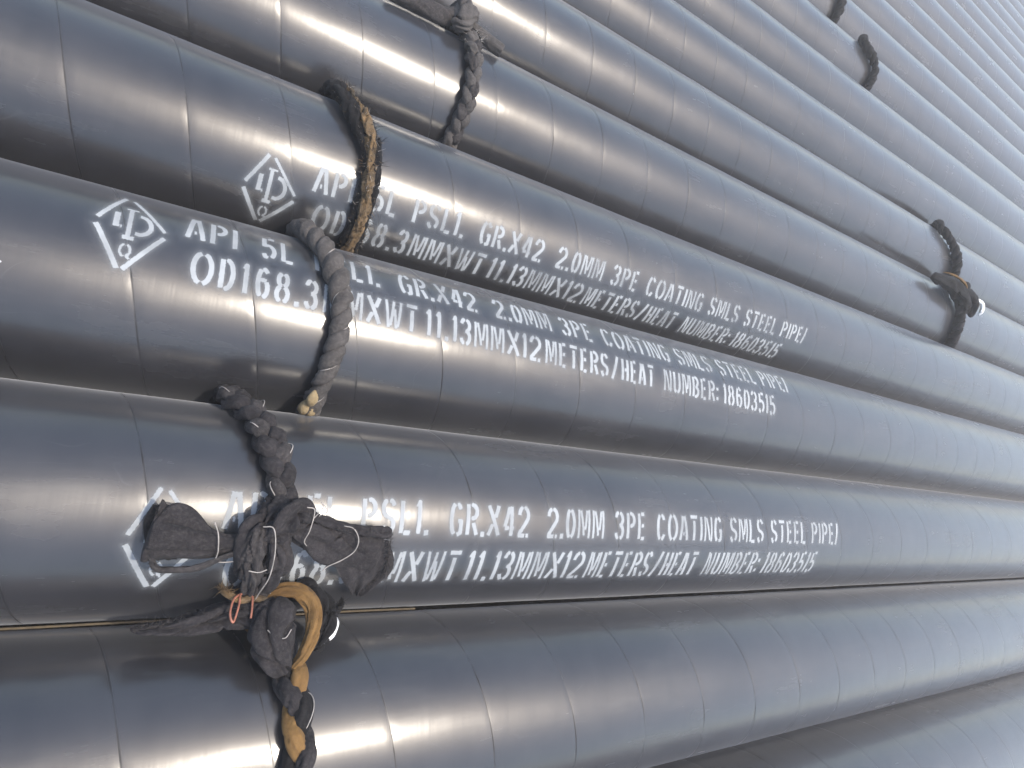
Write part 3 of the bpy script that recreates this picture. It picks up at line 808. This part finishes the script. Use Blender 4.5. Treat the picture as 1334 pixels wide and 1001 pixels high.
# ring on pipe 4: frayed
PHI4 = -4.35
t = rope('frayed dirty tan and black cloth ring hiding part of the upper lettering', 4, 2.0)
P_, N_, dg = twisted_ring(t, 4, [(80, 1.66), (45, 1.66), (22, 1.75), (6, 1.90), (-10, 2.02), (-33, 2.03), (-56, 2.04), (-68, 2.025), (-100, 2.0)], 0.125 * R, 9.0 * R, [M_BLACK, M_DIRTY, M_BLACK], lobes=3, seed=14, wr=0.0022, thread=False, fats=[.58, .40, .58], off=.46, phase=PHI4)
vis = np.where((dg > -85) & (dg < 50))[0]
fibres(t, M_BLACK, P_, N_, vis, 600, 0.0065, 0.0085, 3)
fibres(t, M_DIRTY, P_, N_, vis, 160, 0.004, 0.0092, 4)
fibres(t, M_THREAD, P_, N_, vis, 60, 0.004, 0.0095, 5)

# near ring on pipe 5
t = rope('dusty grey cloth ring with a lumpy knot and cut stub ends at the top edge', 5, 3.35)
P_, N_, dg = plait_ring(t, 5, [(90, 3.2), (40, 3.32), (20, 3.38), (8, 3.405), (-18, 3.41), (-40, 3.405), (-56, 3.38), (-67, 3.36), (-110, 3.34)], 0.125 * R, 0.66 * R, [M_GREY, M_GREY, M_CHAR2], seed=17, wr=0.0010, thread=False)
roll(t, 'knot', M_GREY, 5, [(3.12, 22, 1.12), (3.20, 20, 1.22), (3.26, 28, 1.32), (3.28, 38, 1.36), (3.2, 48, 1.24)], [.10, .13, .15, .15, .09], [.09, .11, .12, .12, .08], .0024, 41, 100, 40, 10)
roll(t, 'knot', M_GREY, 5, [(3.42, 32, 1.28), (3.45, 38, 1.33), (3.47, 44, 1.28)], [.07, .085, .07], [.06, .075, .06], .0006, 42, 40, 22)
roll(t, 'stub_end', M_GREY, 5, [(3.42, 32, 1.20), (3.58, 30, 1.16), (3.75, 26, 1.13), (3.92, 22, 1.12)], [.085, .10, .105, .10], [.08, .09, .095, .09], .0012, 43, 60, 26, 9, ends=.9)
roll(t, 'stub_end', M_CHAR2, 5, [(3.18, 33, 1.22), (2.98, 29, 1.15), (2.78, 27, 1.14), (2.5, 27, 1.13), (2.20, 26, 1.12)], [.12, .14, .14, .13, .12], [.11, .12, .12, .11, .10], .0014, 44, 80, 28, 9, ends=.9)
vis = np.where((dg > 5) & (dg < 45))[0]
fibres(t, M_THREAD, P_, N_, vis, 50, 0.008, 0.011, 6, name='loose_threads')

# far ring on pipe 6 and far knotted ring on pipe 5
t = rope('thin black rope ring on the pipe just beyond the far black knot', 6, 17.8)
twisted_ring(t, 6, [(60, 20.0), (35, 19.2), (15, 18.7), (-2, 19.15), (-32, 19.6), (-57, 19.8), (-80, 19.9)], 0.125 * R, 0.45 * R, [M_BLACK, M_BLACK], seed=21, wr=0.0012, thread=False)
t = rope('black rope ring with ragged knot and white scrap near the right edge', 5, 17.4)
P_, N_, dg = twisted_ring(t, 5, [(60, 19.0), (25, 18.3), (4, 18.1), (-12, 18.35), (-39, 18.5), (-64, 18.8), (-80, 18.85)], 0.125 * R, 0.45 * R, [M_BLACK, M_CHAR], seed=22, wr=0.0012, thread=False)
roll(t, 'knot', M_BLACK, 5, [(16.8, 8, 1.2), (17.4, 6, 1.3), (17.9, 0, 1.32), (18.3, -8, 1.28), (18.6, -20, 1.18)], [.12, .19, .23, .20, .10], [.10, .14, .15, .13, .08], .004, 51, 70, 24)
roll(t, 'knot', M_BLACK, 5, [(17.9, 18, 1.2), (18.3, 8, 1.32), (18.7, -4, 1.3), (18.9, -22, 1.18)], [.09, .17, .18, .09], [.08, .13, .13, .06], .004, 52, 60, 24)
roll(t, 'ochre_band', M_TAN, 5, [(17.7, 26, 1.3), (17.9, 18, 1.40), (18.1, 10, 1.44), (18.2, 4, 1.42)], [.03, .05, .05, .03], [.02, .03, .03, .02], .001, 53, 40, 18)
roll(t, 'white_scrap', M_WHITE, 5, [(18.9, 3, 1.3), (19.2, -3, 1.34), (19.3, -10, 1.28), (19.3, -16, 1.18)], [.03, .07, .07, .03], [.03, .05, .05, .02], .001, 54, 40, 18)
# ring on 9 and 10
t = rope('small curved black ring on a far pale pipe, wholly in view near the top', 9, 17.2)
twisted_ring(t, 9, [(50, 18.2), (25, 17.4), (1, 17.1), (-9, 17.5), (-25, 17.8), (-52, 17.8), (-75, 17.8)], 0.125 * R, 0.45 * R, [M_BLACK, M_BLACK], seed=23, wr=0.001, thread=False)
t = rope('black ring on a far pale pipe, cut off by the top edge of the view', 10, 16.5)
twisted_ring(t, 10, [(30, 16.7), (0, 16.6), (-20, 16.7), (-39, 16.71), (-55, 16.71), (-80, 16.7)], 0.125 * R, 0.45 * R, [M_BLACK, M_BLACK], seed=24, wr=0.001, thread=False)

# tan packing strip lying in the groove between the two lowest pipes
cy = (AX[1][0] + AX[2][0]) / 2
n = 120
xs = np.linspace(-1.0, 0.26, n)
C = np.stack([xs, cy + 0.0002 * np.sin(xs * 40), 0.0165 + 0.0012 * np.sin(xs * 23)], -1)
V, FF, uv = sweep(C, np.tile([0, 0, 1.0], (n, 1)), np.full(n, .0009), np.full(n, .0007), 8)
me = mesh_from('packing_strip', push_out(V, 0.0001), FF, uv)
o = link('packing_strip', me, plain_material('dull_tan_strip', (0.085, 0.065, 0.038), 0.8))
o['label'] = 'thin tan packing strip lying in the groove between the two lowest pipes at the left'
o['category'] = 'strip'

# added volume washing out the far pipes, standing in for lens glare
hb = np.array([(x, y, z) for x in (-7, 17) for y in (-7, 15) for z in (-R - 1.2, CAM_H + 0.15)], float)
hf = np.array([(0, 1, 3, 2), (4, 6, 7, 5), (0, 4, 5, 1), (2, 3, 7, 6), (0, 2, 6, 4), (1, 5, 7, 3)])
hm = bpy.data.materials.new('glare_veil'); hm.use_nodes = True
hn = hm.node_tree; hn.nodes.remove(hn.nodes['Principled BSDF'])
pv = hn.nodes.new('ShaderNodeVolumePrincipled')
pv.inputs['Color'].default_value = (0.97, 0.96, 0.98, 1)
pv.inputs['Density'].default_value = VEIL
pv.inputs['Anisotropy'].default_value = 0.2
hn.links.new(pv.outputs[0], hn.nodes['Material Output'].inputs['Volume'])
ho = link('glare_veil', np_mesh('glare_veil', hb, hf, smooth=False), hm)
ho['kind'] = 'stuff'; ho['label'] = 'added pale veil volume that washes out the far pipes'
